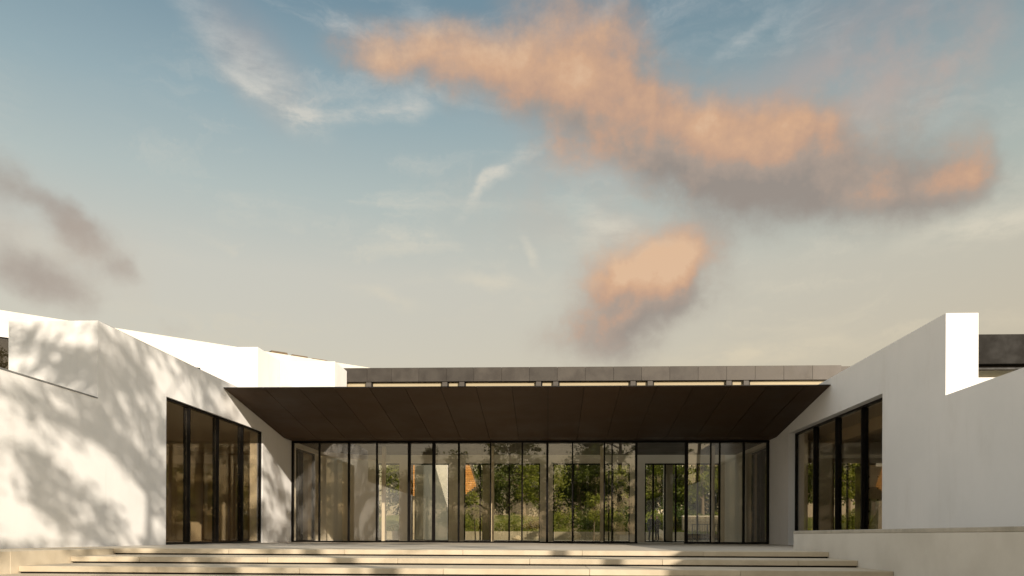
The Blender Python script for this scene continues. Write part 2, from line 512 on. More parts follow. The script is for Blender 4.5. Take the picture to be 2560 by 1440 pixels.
gv = [(x, y, gz(x, y)) for y in gy for x in gx]
nx = len(gx)
gf = [(j * nx + i, j * nx + i + 1, (j + 1) * nx + i + 1, (j + 1) * nx + i) for j in range(len(gy) - 1) for i in range(nx - 1)]
tag(mesh('ground', gv, gf, 'ground', origin=(0, 0, 0), fix=False), 'dry grassy ground round the building', kind='structure')
tag(box('forecourt', -38, 38, -34, 8, -1.38, -1.30, 'gravel'), 'pale gravel forecourt below the steps', kind='structure')
tag(box('rear_court', -24, 32, 40.41, 61.4, -.15, -.02, 'gravel'), 'pale paved court behind the glazed hall', kind='structure')
tag(box('terrace', XL, XR, 17.16, 40.4, -.30, 0, 'paving'), 'pale limestone terrace and hall floor', kind='structure')

steps = put('stone_steps', None, (-1.7, 12, -1.3))
tag(steps, 'wide flight of shallow limestone steps up to the terrace', kind='structure')
rng = random.Random(4)
SX0, SX1 = -8.95, 5.55
for i in range(9):
    z = -i * RIS
    yf = Y1 - TRD * i
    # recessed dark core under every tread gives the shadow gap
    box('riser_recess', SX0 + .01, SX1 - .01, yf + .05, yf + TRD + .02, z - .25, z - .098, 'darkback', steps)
    cuts = [SX0]
    while cuts[-1] < SX1 - 3.2:
        cuts.append(cuts[-1] + 2.42 + rng.uniform(-.02, .02) - (1.1 if len(cuts) == 1 and i % 2 else 0))
    cuts.append(SX1)
    for a, b in zip(cuts[:-1], cuts[1:]):
        box('slab', a + .002, b - .002, yf, yf + TRD + .004, z - .098, z, 'stone', steps, bev=.006)

fl = thing('flank_wall', (-9.8, 10, -1.4), 'low pale limestone flank wall at the foot of the dappled white wall', 'wall')
for k, (a, b) in enumerate([(3, 6.2), (6.2, 9.4), (9.4, 12.6), (12.6, 17.15)]):
    box('block', XL + .003, SX0, a + .003, b - .003, -1.4, -.001, 'stone', fl, bev=.006)
pl = thing('plinth_wall', (7.2, 10, -1.4), 'long shaded concrete plinth wall with weathered capping beside the steps', 'wall')
box('body', SX1, XR - .003, 2.0, 17.93, -1.4, .365, 'plinth', pl, bev=.008)
for a, b in [(2.0, 7.3), (7.3, 12.6), (12.6, 17.94)]:
    box('capping', SX1 - .004, XR - .003, a + .003, b - .003, .366, .43, 'plinthcap', pl, bev=.008)

# ------------------------------------------------------------------ the museum building
mus = thing('museum_building', (-.9, 30, 0), 'low white museum building with broad dark canopy over a glazed entrance hall', 'building')
TOP, LOW = 5.35, 3.5

lw = grid_wall('wing_wall', 'x', [3, 18, 21.33, 28.74, 32.56, 35.84, 40.4], [-1.4, 0, 3.5, 4.05, 4.15, TOP],
               lambda y, z: (z < LOW if y < 18 else not ((21.33 < y < 28.74 and 0 < z < 4.15) or (32.56 < y < 35.84 and 0 < z < 4.05))),
               XL - .5, XL, 'stucco', mus)
lw['label'] = 'white wall dappled with tree shadow'
box('wing_wall', -12.85, XL - .502, 18.0, 18.4, -1.4, TOP, 'stucco', mus)
box('wing_wall', -12.85, -12.45, 18.402, 29.3, 4.6, TOP, 'stucco', mus)
box('coping', XL - .36, XL + .015, 8, 17.99, LOW + .002, LOW + .03, 'coping', mus)
box('coping', XL - .5, XL - .02, 18.3, 29.3, TOP + .002, TOP + .018, 'coping', mus)
rw = grid_wall('wing_wall', 'x', [3, 18, 21.32, 29.5, 32.3, 35.7, 40.4], [-1.4, 0, 3.5, 4.05, 4.15, TOP],
               lambda y, z: (z < LOW if y < 18 else not ((21.32 < y < 29.5 and 0 < z < 4.15) or (32.3 < y < 35.7 and 0 < z < 4.05))),
               XR, XR + .72, 'stucco', mus)
rw['label'] = 'white wall wholly in shade'
box('wing_roof', XR + .725, 17.7, 20.7, 39.3, 4.17, 4.3, 'stucco', mus)
box('wing_roof', -16.7, XL - .505, 20.9, 40.4, 4.17, 4.3, 'stucco', mus)

# windows of the two wings
def wing_window(x, ys, y0, y1, ztop, zbot=0.0):
    """frame + mullions + panes in a plane of constant x"""
    d = .06
    w = grid_wall('wing_window', 'x', [y0, y0 + .05, y1 - .06, y1], [zbot, zbot + .07, ztop - .06, ztop],
                  lambda y, z: not (y0 + .05 < y < y1 - .06 and zbot + .07 < z < ztop - .06), x - d, x + d, 'frame', mus)
    e = [y0 + .05] + list(ys) + [y1 - .06]
    for m in ys:
        box('mullion', x - .1, x + .1, m - .035, m + .035, zbot + .07, ztop - .06, 'frame', w, bev=.004)
    for a, b in zip(e[:-1], e[1:]):
        box('glass_pane', x - .012, x + .012, a + (.036 if a != e[0] else .001), b - (.036 if b != e[-1] else .001), zbot + .071, ztop - .061, 'glassdark', w)
    return w


wing_window(XL - .12, [22.83, 24.86, 26.9], 21.335, 28.735, 4.145)
wing_window(XR + .30, [23.24, 25.3, 27.36], 21.325, 29.495, 4.145)
wing_window(XL - .25, [33.35, 34.0], 32.565, 35.835, 4.045)
wing_window(XR + .30, [34.0, 34.6], 32.305, 35.695, 4.045)

# gallery rooms behind the windows
gl_ = put('gallery_room', None, (-13.8, 29, 0), mus)
box('floor', -16.5, XL - .5, 20.9, 40.4, -.2, -.001, 'paving', gl_)
box('wall', -16.7, -16.5, 20.9, 40.4, -.2, 4.168, 'room', gl_)
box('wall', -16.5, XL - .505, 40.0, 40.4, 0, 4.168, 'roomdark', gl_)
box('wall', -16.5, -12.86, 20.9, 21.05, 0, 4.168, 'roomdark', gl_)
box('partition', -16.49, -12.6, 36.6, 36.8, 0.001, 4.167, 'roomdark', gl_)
gr_ = put('gallery_room', None, (13.5, 29, 0), mus)
box('floor', XR + .72, 17.5, 20.7, 39.0, -.2, -.001, 'paving', gr_)
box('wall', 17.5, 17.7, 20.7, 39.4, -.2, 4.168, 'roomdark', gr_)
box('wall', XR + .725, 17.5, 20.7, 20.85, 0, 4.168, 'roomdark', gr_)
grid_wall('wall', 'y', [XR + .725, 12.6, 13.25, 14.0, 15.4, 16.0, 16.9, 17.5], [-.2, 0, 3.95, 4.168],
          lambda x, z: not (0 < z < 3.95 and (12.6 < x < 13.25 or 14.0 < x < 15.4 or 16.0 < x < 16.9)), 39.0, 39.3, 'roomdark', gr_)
box('ceiling_beam', XR + 1.6, XR + 2.0, 20.86, 38.99, 3.75, 4.167, 'room', gr_)
for x in (12.62, 13.23, 14.02, 14.7, 15.38, 16.02, 16.88):
    box('window_frame', x - .03, x + .03, 39.05, 39.2, 0.001, 3.949, 'frame', gr_)

# canopy
cn = prism_x('canopy', [(25.18, 5.126), (31.0, 4.235), (31.96, 4.235), (31.96, 5.132), (25.18, 5.132)], XL + .002, XR - .002, 'darkback', mus)
PW = 1.165
js = [XL + .004] + [-.02 + k * PW for k in range(-8, 8)] + [XR - .004]
sl = (4.2 - 5.13) / (31.0 - 25.16)
for a, b in zip(js[:-1], js[1:]):
    g = .008
    v = []
    a1, b1 = a + g, b - g
    pr = [(25.16, 5.10), (30.985, 4.203), (30.985, 4.226), (25.16, 5.123)]
    o = prism_x('soffit_panel', pr, a1, b1, 'soffit', cn)
    o2 = box('soffit_panel', a1, b1, 31.0, 31.955, 4.203, 4.228, 'soffit', cn)
    box('edge_trim', a1, b1, 25.135, 25.157, 5.098, 5.128, 'darkback', cn)

# hall: ceiling, columns, back wall with openings
box('hall_ceiling', XL + .002, XR - .002, 31.97, 37.7, 4.21, 4.5, 'ceiling', mus)
box('hall_roof', XL + .002, XR - .002, 31.97, 37.7, 4.51, 5.0, 'darkback', mus)
rlg = put('added_rooflight', None, (-.9, 38.8, 4.9), mus)  # unseen roof glazing, added to bring daylight onto the rear wall and piers
for k in range(8):
    a, b = XL + .05 + k * 2.44, XL + .05 + (k + 1) * 2.44
    box('glass_pane', a + .03, b - .03, 37.72, 39.98, 4.90, 4.93, 'rear_glass', rlg)
    box('glazing_bar', b - .029, b + .029, 37.72, 39.98, 4.86, 4.96, 'frame', rlg)
OPEN = [(-8.84, -5.12), (-4.33, -.42), (.24, 4.17), (4.92, 8.7)]
xb = sorted(set([XL + .002, XR - .002] + [v for ab in OPEN for v in ab]))
grid_wall('rear_wall', 'y', xb, [-.1, 0.0, 4.02, 5.0], lambda x, z: not (0 < z < 4.02 and any(a < x < b for a, b in OPEN)), 40.002, 40.402, 'room', mus)
for (a, b), ms in zip(OPEN, [[-7.65, -7.05, -5.95], [-3.5, -2.0], [1.3, 3.1, 3.3], [5.35, 5.95, 6.5, 7.6]]):
    w = grid_wall('rear_window', 'y', [a + .002, a + .06, b - .06, b - .002], [.002, .06, 3.95, 4.018],
                  lambda x, z: not (a + .06 < x < b - .06 and .06 < z < 3.95), 40.1, 40.2, 'frame', mus)
    e = [a + .06] + ms + [b - .06]
    for m in ms:
        box('mullion', m - .04, m + .04, 40.09, 40.21, .061, 3.949, 'frame', w)
    for p, q in zip(e[:-1], e[1:]):
        box('glass_pane', p + .041, q - .041, 40.14, 40.16, .061, 3.949, 'rear_glass', w)
box('rear_pier', -7.62, -7.2, 39.62, 40.0, 0.001, 4.6, 'room', mus)
box('rear_pier', -3.42, -2.95, 40.41, 40.8, 0.001, 4.0, 'room', mus)
box('rear_pier', 5.98, 6.4, 40.41, 40.8, 0.001, 4.0, 'room', mus)
for x in (-7.22, -2.44, 2.33, 7.08):
    box('column', x - .08, x + .08, 33.92, 34.08, 0.001, 4.209, 'room', mus, bev=.008)

# glazed front
gf_ = put('glass_front', None, (-.9, 32, 0), mus)
box('head_rail', XL + .004, XR - .004, 31.965, 32.085, 4.11, 4.195, 'frame', gf_)
box('sill_rail', XL + .004, 3.64, 31.97, 32.08, .002, .06, 'frame', gf_)
box('sill_rail', 5.53, XR - .004, 31.97, 32.08, .002, .075, 'frame', gf_)
MUL = [(-10.62, .09), (-9.5, .07), (-8.26, .08), (-7.09, .07), (-5.74, .12), (-4.72, .13), (-3.68, .08), (-2.37, .05),
       (-1.07, .06), (-.04, .09), (.99, .05), (2.29, .06), (2.6, .045), (3.58, .09), (5.61, .13), (6.59, .05), (6.95, .06),
       (7.91, .09), (8.87, .10)]
for x, w in MUL:
    box('mullion', x - w / 2, x + w / 2, 31.96 if w > .07 else 31.975, 32.09, .061, 4.109, 'frame', gf_, bev=.004)
for (a, wa), (b, wb) in zip(MUL[:-1], MUL[1:]):
    if a == 3.58:
        continue                              # the sliding doors stand open here
    gp_ = box('glass_pane', a + wa / 2 + .004, b - wb / 2 - .004, 32.02, 32.04, .078, 4.106, 'glass', gf_)
    gp_.rotation_euler = (rng.uniform(-.0012, .0012), 0, rng.uniform(-.0022, .0022))

# clerestory and zinc fascia above the hall
box('clerestory_wall', -8.9, 13.2, 34.16, 36.6, 5.01, 7.055, 'clerestory', mus)
fs = box('roof_fascia', -9.2, 13.3, 34.03, 37.0, 7.06, 7.62, 'zinc', mus)
fj = [-9.28, -7.98] + [-6.91 + k * 1.214 for k in range(0, 17)]
for a, b in zip(fj[:-1], fj[1:]):
    box('fascia_panel', a + .004, b - .004, 33.99, 34.025, 7.045, 7.655, 'zinc', fs, bev=.003)
    for zz in (7.1, 7.35, 7.6):
        pass
box('fascia_end', -9.285, -9.21, 34.026, 36.9, 7.045, 7.655, 'zinc', fs)
box('clerestory_shadow_strip', -9.0, 13.2, 34.1, 34.158, 7.03, 7.058, 'frame', mus)  # thin dark strip standing in for the shadow line under the fascia
for x in (-7.92, -4.55, -3.8, -.44, .31, 3.66, 4.4, 7.77, 8.51):
    box('post', x - .11, x + .11, 34.035, 34.155, 5.01, 7.055, 'zincpost', mus)
    box('window_reveal', x + .115, x + .17, 34.1, 34.158, 5.01, 7.029, 'frame', mus)

sc_ = thing('dome_camera', (XL + .09, 39.0, 3.95), 'small white dome camera high on the hall side wall', 'camera')
bm = bmesh.new()
bmesh.ops.create_cone(bm, cap_ends=True, segments=16, radius1=.09, radius2=.11, depth=.07, matrix=Matrix.Translation((0, 0, .1)))
me = bpy.data.meshes.new('housing'); bm.to_mesh(me); bm.free(); me.materials.append(M['whiteplastic'])
put('housing', me, (XL + .115, 39.0, 3.95), sc_)
bm = bmesh.new()
bmesh.ops.create_uvsphere(bm, u_segments=16, v_segments=8, radius=.075)
me = bpy.data.meshes.new('dome'); bm.to_mesh(me); bm.free(); me.materials.append(M['whiteplastic'])
put('dome', me, (XL + .115, 39.0, 4.0), sc_)

# ------------------------------------------------------------------ annex behind on the left: long oblique wall and stepped volumes
an = thing('white_annex', (-14, 33, 5), 'taller white annex with long oblique wall and stepped roof volumes behind the dappled wing', 'building')
A, B = Vector((-23.5, 24.69, 0)), Vector((-7.9, 38.62, 0))
dv = (B - A).normalized(); nv = Vector((-dv.y, dv.x, 0))


def obl(name, s0, s1, t0, t1, z0, z1, mat, parent):
    P = lambda s, t, z: tuple(A + dv * s + nv * t + Vector((0, 0, z)))
    v = [P(s, t, z) for z in (z0, z1) for s, t in ((s0, t0), (s1, t0), (s1, t1), (s0, t1))]
    return mesh(name, v, [(0, 1, 2, 3), (4, 5, 6, 7), (0, 1, 5, 4), (1, 2, 6, 5), (2, 3, 7, 6), (3, 0, 4, 7)], mat, parent)


Ln = (B - A).length
obl('oblique_wall', 0, Ln, 0, .5, 4.0, 8.5, 'cream', an)
box('roof_volume', -13.4, -11.15, 29.45, 31.9, 4.6, 7.5, 'stucco', an)
box('roof_volume', -10.66, -8.86, 31.98, 33.9, 5.21, 7.5, 'stucco', an)
for s0, s1, z0, z1 in ((11.05, 11.9, 6.55, 7.35), (3.9, 5.3, 6.2, 7.5)):
    w = obl('window', s0, s1, -.03, -.005, z0, z1, 'frame', an)
    obl('frame', s0 - .07, s0, -.12, -.004, z0 - .07, z1 + .07, 'whiteplastic', w)
    obl('frame', s0 + .001, s1, -.12, -.004, z1, z1 + .07, 'whiteplastic', w)
    obl('pane', s0 + .05, s1 - .05, -.05, -.031, z0 + .05, z1 - .05, 'glassdark', w)
for k in range(3):
    s = 15.05 + k * 1.0
    P = lambda s, t, z: tuple(A + dv * s + nv * t + Vector((0, 0, z)))
    z = 8.62 - k * .03
    v = [P(s - .1, .6, z - .25), P(s + .85, .6, z - .25), P(s + .85, 2.2, z - .2), P(s - .1, 2.2, z - .2),
         P(s, .6, z + .12), P(s + .75, .6, z + .12), P(s + .75, 2.2, z + .1), P(s, 2.2, z + .1)]
    mesh('roof_tile', v, [(0, 1, 2, 3), (4, 5, 6, 7), (0, 1, 5, 4), (1, 2, 6, 5), (2, 3, 7, 6), (3, 0, 4, 7)], 'tile', an)

pv = thing('pavilion', (24, 37, 3), 'cream walled pavilion with dark metal roof fascia behind the shaded wing', 'building')
pf = box('roof_fascia', 17.2, 30, 36.05, 44, 8.15, 9.4, 'darkback', pv)
for k in range(6):
    a = 17.2 + k * 2.1
    box('fascia_panel', a + .004, a + 2.096, 36.0, 36.04, 8.12, 9.44, 'zincdark', pf, bev=.003)
box('soffit_beam', 17.2, 30, 36.3, 36.6, 7.93, 8.1, 'frame', pv)
box('wall', 17.4, 29.8, 37.2, 43.8, 3.0, 8.14, 'cream', pv)
box('parapet', 17.3, 19.85, 35.6, 36.2, 3.0, 7.42, 'stucco', pv)

# ------------------------------------------------------------------ vegetation builders
def tube_geo(pts, radii, seg=7):
    """tapered tube along points -> verts, faces"""
    V, Fc = [], []
    n = len(pts)
    for i, p in enumerate(pts):
        d = (pts[min(i + 1, n - 1)] - pts[max(i - 1, 0)]).normalized()
        a = d.orthogonal().normalized()
        b = d.cross(a)
        for k in range(seg):
            t = 2 * math.pi * k / seg
            V.append(p + (a * math.cos(t) + b * math.sin(t)) * radii[i])
    for i in range(n - 1):
        for k in range(seg):
            k2 = (k + 1) % seg
            Fc.append((i * seg + k, i * seg + k2, (i + 1) * seg + k2, (i + 1) * seg + k))
    return V, Fc


def leaf_mesh(name, centers, leaf, mat, seed, aspect=.55, droop=0.0):
    """one bent leaf of two triangles per centre"""
    r = np.random.default_rng(seed)
    n = len(centers)
    c = np.asarray(centers, dtype=np.float64)
    d = r.normal(size=(n, 3)); d[:, 2] -= droop
    d /= np.linalg.norm(d, axis=1)[:, None]
    q = r.normal(size=(n, 3))
    s = np.cross(d, q); s /= np.linalg.norm(s, axis=1)[:, None]
    nn = np.cross(d, s)
    L = leaf * r.uniform(.65, 1.35, n)[:, None]
    p0 = c - d * L * .5
    p2 = c + d * L * .5
    p1 = c + s * L * aspect * .5 + nn * L * .12
    p3 = c - s * L * aspect * .5 + nn * L * .12
    v = np.stack([p0, p1, p2, p3], axis=1).reshape(-1, 3)
    idx = np.arange(n)[:, None] * 4
    tri = np.concatenate([idx + np.array([[0, 1, 2]]), idx + np.array([[0, 2, 3]])], axis=1).reshape(-1, 3)
    me = bpy.data.meshes.new(name)
    me.vertices.add(len(v)); me.vertices.foreach_set('co', v.ravel())
    me.loops.add(tri.size); me.loops.foreach_set('vertex_index', tri.ravel().astype(np.int32))
    me.polygons.add(len(tri))
    me.polygons.foreach_set('loop_start', (np.arange(len(tri)) * 3).astype(np.int32))
    me.update(calc_edges=True)
    me.materials.append(M[mat])
    return me


def tree_meshes(seed, h, crown_r, crown_z0, mat, nclump=120, nleaf=60, leaf=.26, clump_r=.7, trunks=1, trunk_r=.24, shape='round'):
    """trunk + limbs mesh and crown mesh, origin at the foot of the trunk"""
    r = random.Random(seed)
    nr = np.random.default_rng(seed)
    TV, TF = [], []

    def add(pts, radii, seg=7):
        v, f = tube_geo(pts, radii, seg)
        o = len(TV)
        TV.extend(v)
        TF.extend([tuple(i + o for i in q) for q in f])
    clumps = []
    tops = []
    for t in range(trunks):
        off = Vector((0, 0, 0)) if trunks == 1 else Vector((math.cos(t * 3.0) * .8, math.sin(t * 3.0) * .3, 0))
        lean = Vector((r.uniform(-.08, .08), r.uniform(-.08, .08), 0)) + off * .05
        pts, rr = [], []
        hh = h * (.82 if shape != 'cone' else .96)
        for i in range(9):
            f = i / 8
            pts.append(off + lean * hh * f + Vector((r.uniform(-.1, .1) * f, r.uniform(-.1, .1) * f, hh * f)))
            rr.append(trunk_r * (1.25 if i == 0 else 1) * (1 - .86 * f))
        add(pts, rr, 9)
        tops.append((pts, rr))
    nl = 22 if shape != 'cone' else 34
    for k in range(nl):
        pts, rr = tops[k % trunks]
        f = r.uniform(crown_z0 / h, .95)
        i = min(int(f * 8), 7)
        base = pts[i].lerp(pts[i + 1], f * 8 - i)
        ang = k * 2.399 + r.uniform(-.4, .4)
        fz = (base.z - crown_z0) / max(h - crown_z0, .1)
        if shape == 'round':
            reach = crown_r * (.55 + .55 * math.sin(math.pi * min(max(fz * .8 + .18, 0), 1))) * r.uniform(.7, 1.05)
            rise = r.uniform(.1, .55)
        elif shape == 'cone':
            reach = crown_r * (1.02 - fz) * r.uniform(.8, 1.1)
            rise = r.uniform(-.15, .25)
        else:
            reach = crown_r * r.uniform(.6, 1.1) * (1 - .5 * fz)
            rise = r.uniform(-.2, .3)
        tip = base + Vector((math.cos(ang) * reach, math.sin(ang) * reach, reach * rise))
        mid = base.lerp(tip, .5) + Vector((r.uniform(-.2, .2), r.uniform(-.2, .2), reach * .12))
        r0 = max(rr[i] * .45, .03)
        add([base, base.lerp(mid, .5), mid, mid.lerp(tip, .55), tip], [r0, r0 * .8, r0 * .6, r0 * .38, .012], 5)
        for q in range(max(2, nclump // nl)):
            s = r.uniform(.35, 1.06)
            p = base.lerp(mid, s * 2) if s < .5 else mid.lerp(tip, s * 2 - 1)
            p = p + Vector((r.gauss(0, .5), r.gauss(0, .5), r.gauss(.1, .38))) * clump_r * 1.1
            clumps.append(p)
            if q % 3 == 0:
                add([base.lerp(mid, .8), p], [max(r0 * .3, .015), .008], 4)
    pts_ = []
    for p in clumps:
        cr = clump_r * r.uniform(.55, 1.25)
        m = int(nleaf * r.uniform(.55, 1.3))
        g = nr.normal(size=(m, 3)) * np.array([.5, .5, .36]) * cr
        pts_.append(g + np.array(p))
    pts_ = np.concatenate(pts_)
    tm = bpy.data.meshes.new('trunk')
    tm.from_pydata([tuple(v) for v in TV], [], TF)
    for p in tm.polygons:
        p.use_smooth = True
    tm.materials.append(M['bark'])
    cm = leaf_mesh('crown', pts_, leaf, mat, seed + 5)
    return tm, cm


_TM = {}


def tree(kind, loc, label, group=None, scale=1.0, rz=0.0, name='tree'):
    tm, cm = _TM[kind]
    t = thing(name, loc, label, 'tree', group)
    t.rotation_euler.z = rz
    t.scale = (scale,) * 3
    for nm, me in (('trunk', tm), ('crown', cm)):
        c = put(nm, me, loc, t)
    return t


_TM['broad'] = tree_meshes(11, 14, 5.0, 4.2, 'leaf', 170, 62, .30, .85, trunks=2, trunk_r=.34)
_TM['broad2'] = tree_meshes(27, 15, 5.4, 4.8, 'leaf', 150, 60, .30, .80, trunk_r=.36)
_TM['open'] = tree_meshes(35, 15, 5.6, 6.5, 'leaf', 66, 26, .26, .46, trunk_r=.34)
_TM['tall'] = tree_meshes(101, 18, 4.4, 9.2, 'leaf', 400, 19, .24, .44, trunk_r=.30)
_TM['tall2'] = tree_meshes(113, 20, 4.2, 12.0, 'leaf', 300, 18, .24, .44, trunk_r=.30)
_TM['dark'] = tree_meshes(43, 15, 3.6, 2.0, 'leafdark', 260, 58, .26, .8, trunk_r=.36, shape='cone')
_TM['cypress'] = tree_meshes(52, 12, 1.25, .8, 'leafdark', 210, 60, .2, .5, trunk_r=.2, shape='cone')
_TM['garden'] = tree_meshes(61, 9, 3.6, 1.6, 'leafbright', 150, 46, .30, .8, trunk_r=.2)
_TM['gardendark'] = tree_meshes(72, 11, 3.8, 1.4, 'leafmid', 180, 46, .34, .9, trunk_r=.25)
_TM['sapling'] = tree_meshes(85, 4.6, .55, 1.5, 'leafbright', 60, 26, .16, .28, trunk_r=.045, shape='col')

# trees on the forecourt behind the viewer: they shade the left wing and stand mirrored in the glass
GZ = -1.31
tree('broad', (-4.6, -13.5, GZ), 'twin-trunked broadleaf tree standing alone on the forecourt facing the entrance', scale=.95, rz=.4)
tree('dark', (4.8, -15.0, GZ), 'tall dark conifer on the forecourt facing the entrance', scale=1.0, rz=1.1)
tree('cypress', (-13.0, -15.0, GZ), 'slender dark cypress on the forecourt facing the left wing', scale=.95)
TREE_SHADE = [('tall', 5.9, -3.4, 1.0, 0.3, 'tall tree with a high full crown beside the foot of the steps'),
              ('tall2', 10.6, -5.4, 1.1, 2.0, 'tallest loose crowned tree on the forecourt beside the concrete plinth'),
              ('tall2', 12.6, -3.2, .95, 5.1, 'middling loose crowned tree on the forecourt beyond the concrete plinth'),
              ('open', 12.2, -9.4, .82, 4.0, 'lower thin crowned tree behind the tall trees on the forecourt')]
for k, x, y, s, rz, lb in TREE_SHADE:
    tree(k, (x, y, GZ), lb, scale=s, rz=rz)


def shrub_mesh(seed, rx, rz_, n, leaf, mat):
    r = np.random.default_rng(seed)
    m = 22
    cc = np.stack([r.normal(0, .42, m) * rx, r.normal(0, .42, m) * rx, np.abs(r.normal(.5, .28, m)) * rz_], axis=1)
    k = r.integers(0, m, n)
    p = cc[k] + r.normal(size=(n, 3)) * np.array([rx, rx, rz_]) * .17
    p[:, 2] = np.abs(p[:, 2])
    return leaf_mesh('foliage', p, leaf, mat, seed + 1)


def stems_mesh(seed, rx, hz):
    r = random.Random(seed)
    TV, TF = [], []
    for k in range(6):
        a = r.uniform(0, 6.28)
        tip = Vector((math.cos(a) * rx * .5, math.sin(a) * rx * .5, hz * r.uniform(.5, .9)))
        v, f = tube_geo([Vector((math.cos(a) * .05, math.sin(a) * .05, -.1)), tip * .5 + Vector((0, 0, .1)), tip], [.03, .02, .008], 5)
        o = len(TV); TV += v; TF += [tuple(i + o for i in q) for q in f]
    me = bpy.data.meshes.new('stems')
    me.from_pydata([tuple(v) for v in TV], [], TF)
    me.materials.append(M['bark'])
    return me


_SM = {'bright': (shrub_mesh(3, 1.2, 1.3, 1500, .17, 'leafbright'), stems_mesh(3, 1.2, 1.3)),
       'green': (shrub_mesh(8, 1.5, 1.5, 1800, .19, 'leaf'), stems_mesh(8, 1.5, 1.5)),
       'dry': (shrub_mesh(9, .9, .8, 900, .15, 'leafdry'), stems_mesh(9, .9, .8)),
       'tall': (shrub_mesh(14, 1.6, 3.2, 2600, .2, 'leaf'), stems_mesh(14, 1.6, 3.0))}


def shrub(kind, loc, label, group=None, s=1.0, rz=0.0):
    t = thing('shrub', loc, label, 'shrub', group)
    t.scale = (s,) * 3
    t.rotation_euler.z = rz
    put('foliage', _SM[kind][0], loc, t)
    put('stems', _SM[kind][1], loc, t)
    return t


# hedge mass behind the forecourt trees, mirrored low in the glass
hr = random.Random(77)
for k in range(15):
    x = -24 + k * 3.6 + hr.uniform(-.6, .6)
    shrub('tall', (x, -24 + hr.uniform(-1, 1), -1.4), 'tall leafy shrub in the hedge along the far edge of the forecourt', 'hedge shrubs beyond the forecourt', 1.15 + hr.uniform(-.2, .35), hr.uniform(0, 6))

# belt of trees beyond the hedge, closing the far side of the forecourt
for k in range(11):
    x = -30 + k * 6.0 + hr.uniform(-1.2, 1.2)
    tree('broad2' if k % 3 else 'gardendark', (x, -36 + hr.uniform(-3, 3), -1.4), 'broad green tree in the belt beyond the forecourt hedge' if k % 3 else 'lower dense tree in the belt beyond the forecourt hedge',
         'belt of trees beyond the forecourt', hr.uniform(.62, .8) if k % 3 else hr.uniform(.8, 1.0), hr.uniform(0, 6))

# ------------------------------------------------------------------ garden behind the hall
gw = thing('retaining_wall', (-4, 61.6, 0), 'low pale retaining wall in front of the grassy bank behind the hall', 'wall')
for k in range(14):
    a = -20 + k * 2.2
    box('panel', a + .004, a + 2.196, 61.42, 61.7, -.15, .64 + .01 * (k % 3), 'dullwall', gw, bev=.008)


def bank_z(x, y):
    t = min(max((y - 61.7) / 17, 0), 1)
    return .52 + 1.75 * t * t * (3 - 2 * t) + .16 * math.sin(x * .7 + y * .3) * min(t * 4, 1) + .1 * math.sin(x * 1.9 - y * .8) * min(t * 4, 1)


bx = np.linspace(-26, 34, 61); by = np.linspace(61.7, 96, 40)
bv = [(float(x), float(y), bank_z(x, y)) for y in by for x in bx]
bf = [(j * 61 + i, j * 61 + i + 1, (j + 1) * 61 + i + 1, (j + 1) * 61 + i) for j in range(39) for i in range(60)]
tag(mesh('garden_bank', bv, bf, 'bank', origin=(0, 62, 0), smooth=True, fix=False), 'grassy garden bank rising behind the hall', kind='structure')
r_ = np.random.default_rng(5)
gp = []
for k in range(9000):
    x, y = r_.uniform(-14, 22), 61.75 + abs(r_.normal(0, 6))
    if y < 84:
        gp.append((x, y, bank_z(x, y) + r_.uniform(.0, .14)))
gm = leaf_mesh('grass', gp, .26, 'leafbright', 6, aspect=.25, droop=-.9)
tag(put('grass', gm, (0, 0, 0)), 'sunlit tufts of grass on the garden bank', kind='stuff')

gt = random.Random(9)
GT = [('garden', -13, 77, .95), ('gardendark', -9.5, 84, 1.1), ('gardendark', -2.5, 82, 1.0), ('garden', -.8, 74, .7), ('gardendark', 3.5, 85, 1.15),
      ('garden', 9.0, 79, 1.0), ('gardendark', 13.5, 84, 1.1), ('garden', 14.5, 74, .95), ('garden', 18.8, 80, 1.05),
      ('gardendark', -15, 92, 1.35), ('gardendark', -8, 95, 1.4), ('gardendark', -4, 89, 1.3), ('gardendark', 0.5, 94, 1.4), ('gardendark', 6.5, 91, 1.35), ('gardendark', 11, 96, 1.4), ('gardendark', 29, 93, 1.4),
      ('gardendark', 23, 77, 1.05), ('garden', 28, 74, 1.0), ('gardendark', 33, 80, 1.2)]
GLAB = {'garden': 'bright green leafy tree on the garden bank behind the hall', 'gardendark': 'dense dark green tree on the garden bank behind the hall'}
for k, x, y, s in GT:
    tree(k, (x, y, bank_z(x, y) - .1), GLAB[k], 'garden trees behind the hall', s, gt.uniform(0, 6))
SH = [('bright', .9, 66, 1.0), ('bright', 2.2, 68, 1.1), ('green', 3.6, 67, 1.0), ('dry', -1.2, 66, 1.0), ('bright', -3.2, 65, .8), ('green', 6.3, 66.5, 1.15),
      ('bright', 5.2, 64, 1.2), ('bright', 8.9, 65, 1.1), ('dry', 10.2, 65, 1.0), ('green', 11.2, 66, 1.1), ('bright', 12.4, 68.5, 1.0), ('bright', 15.0, 69, 1.1),
      ('dry', -5.4, 64.5, .9), ('bright', -7.3, 66, 1.0), ('green', -9.4, 65, 1.0), ('bright', 26, 66, 1.4), ('green', 29, 67, 1.4)]
SLAB = {'bright': 'bright yellow-green shrub on the bank behind the hall', 'green': 'dark green rounded shrub on the bank behind the hall', 'dry': 'dry straw-coloured low shrub on the bank behind the hall'}
for k, x, y, s in SH:
    shrub(k, (x, y, bank_z(x, y) - .05), SLAB[k], 'shrubs on the garden bank', s, gt.uniform(0, 6))
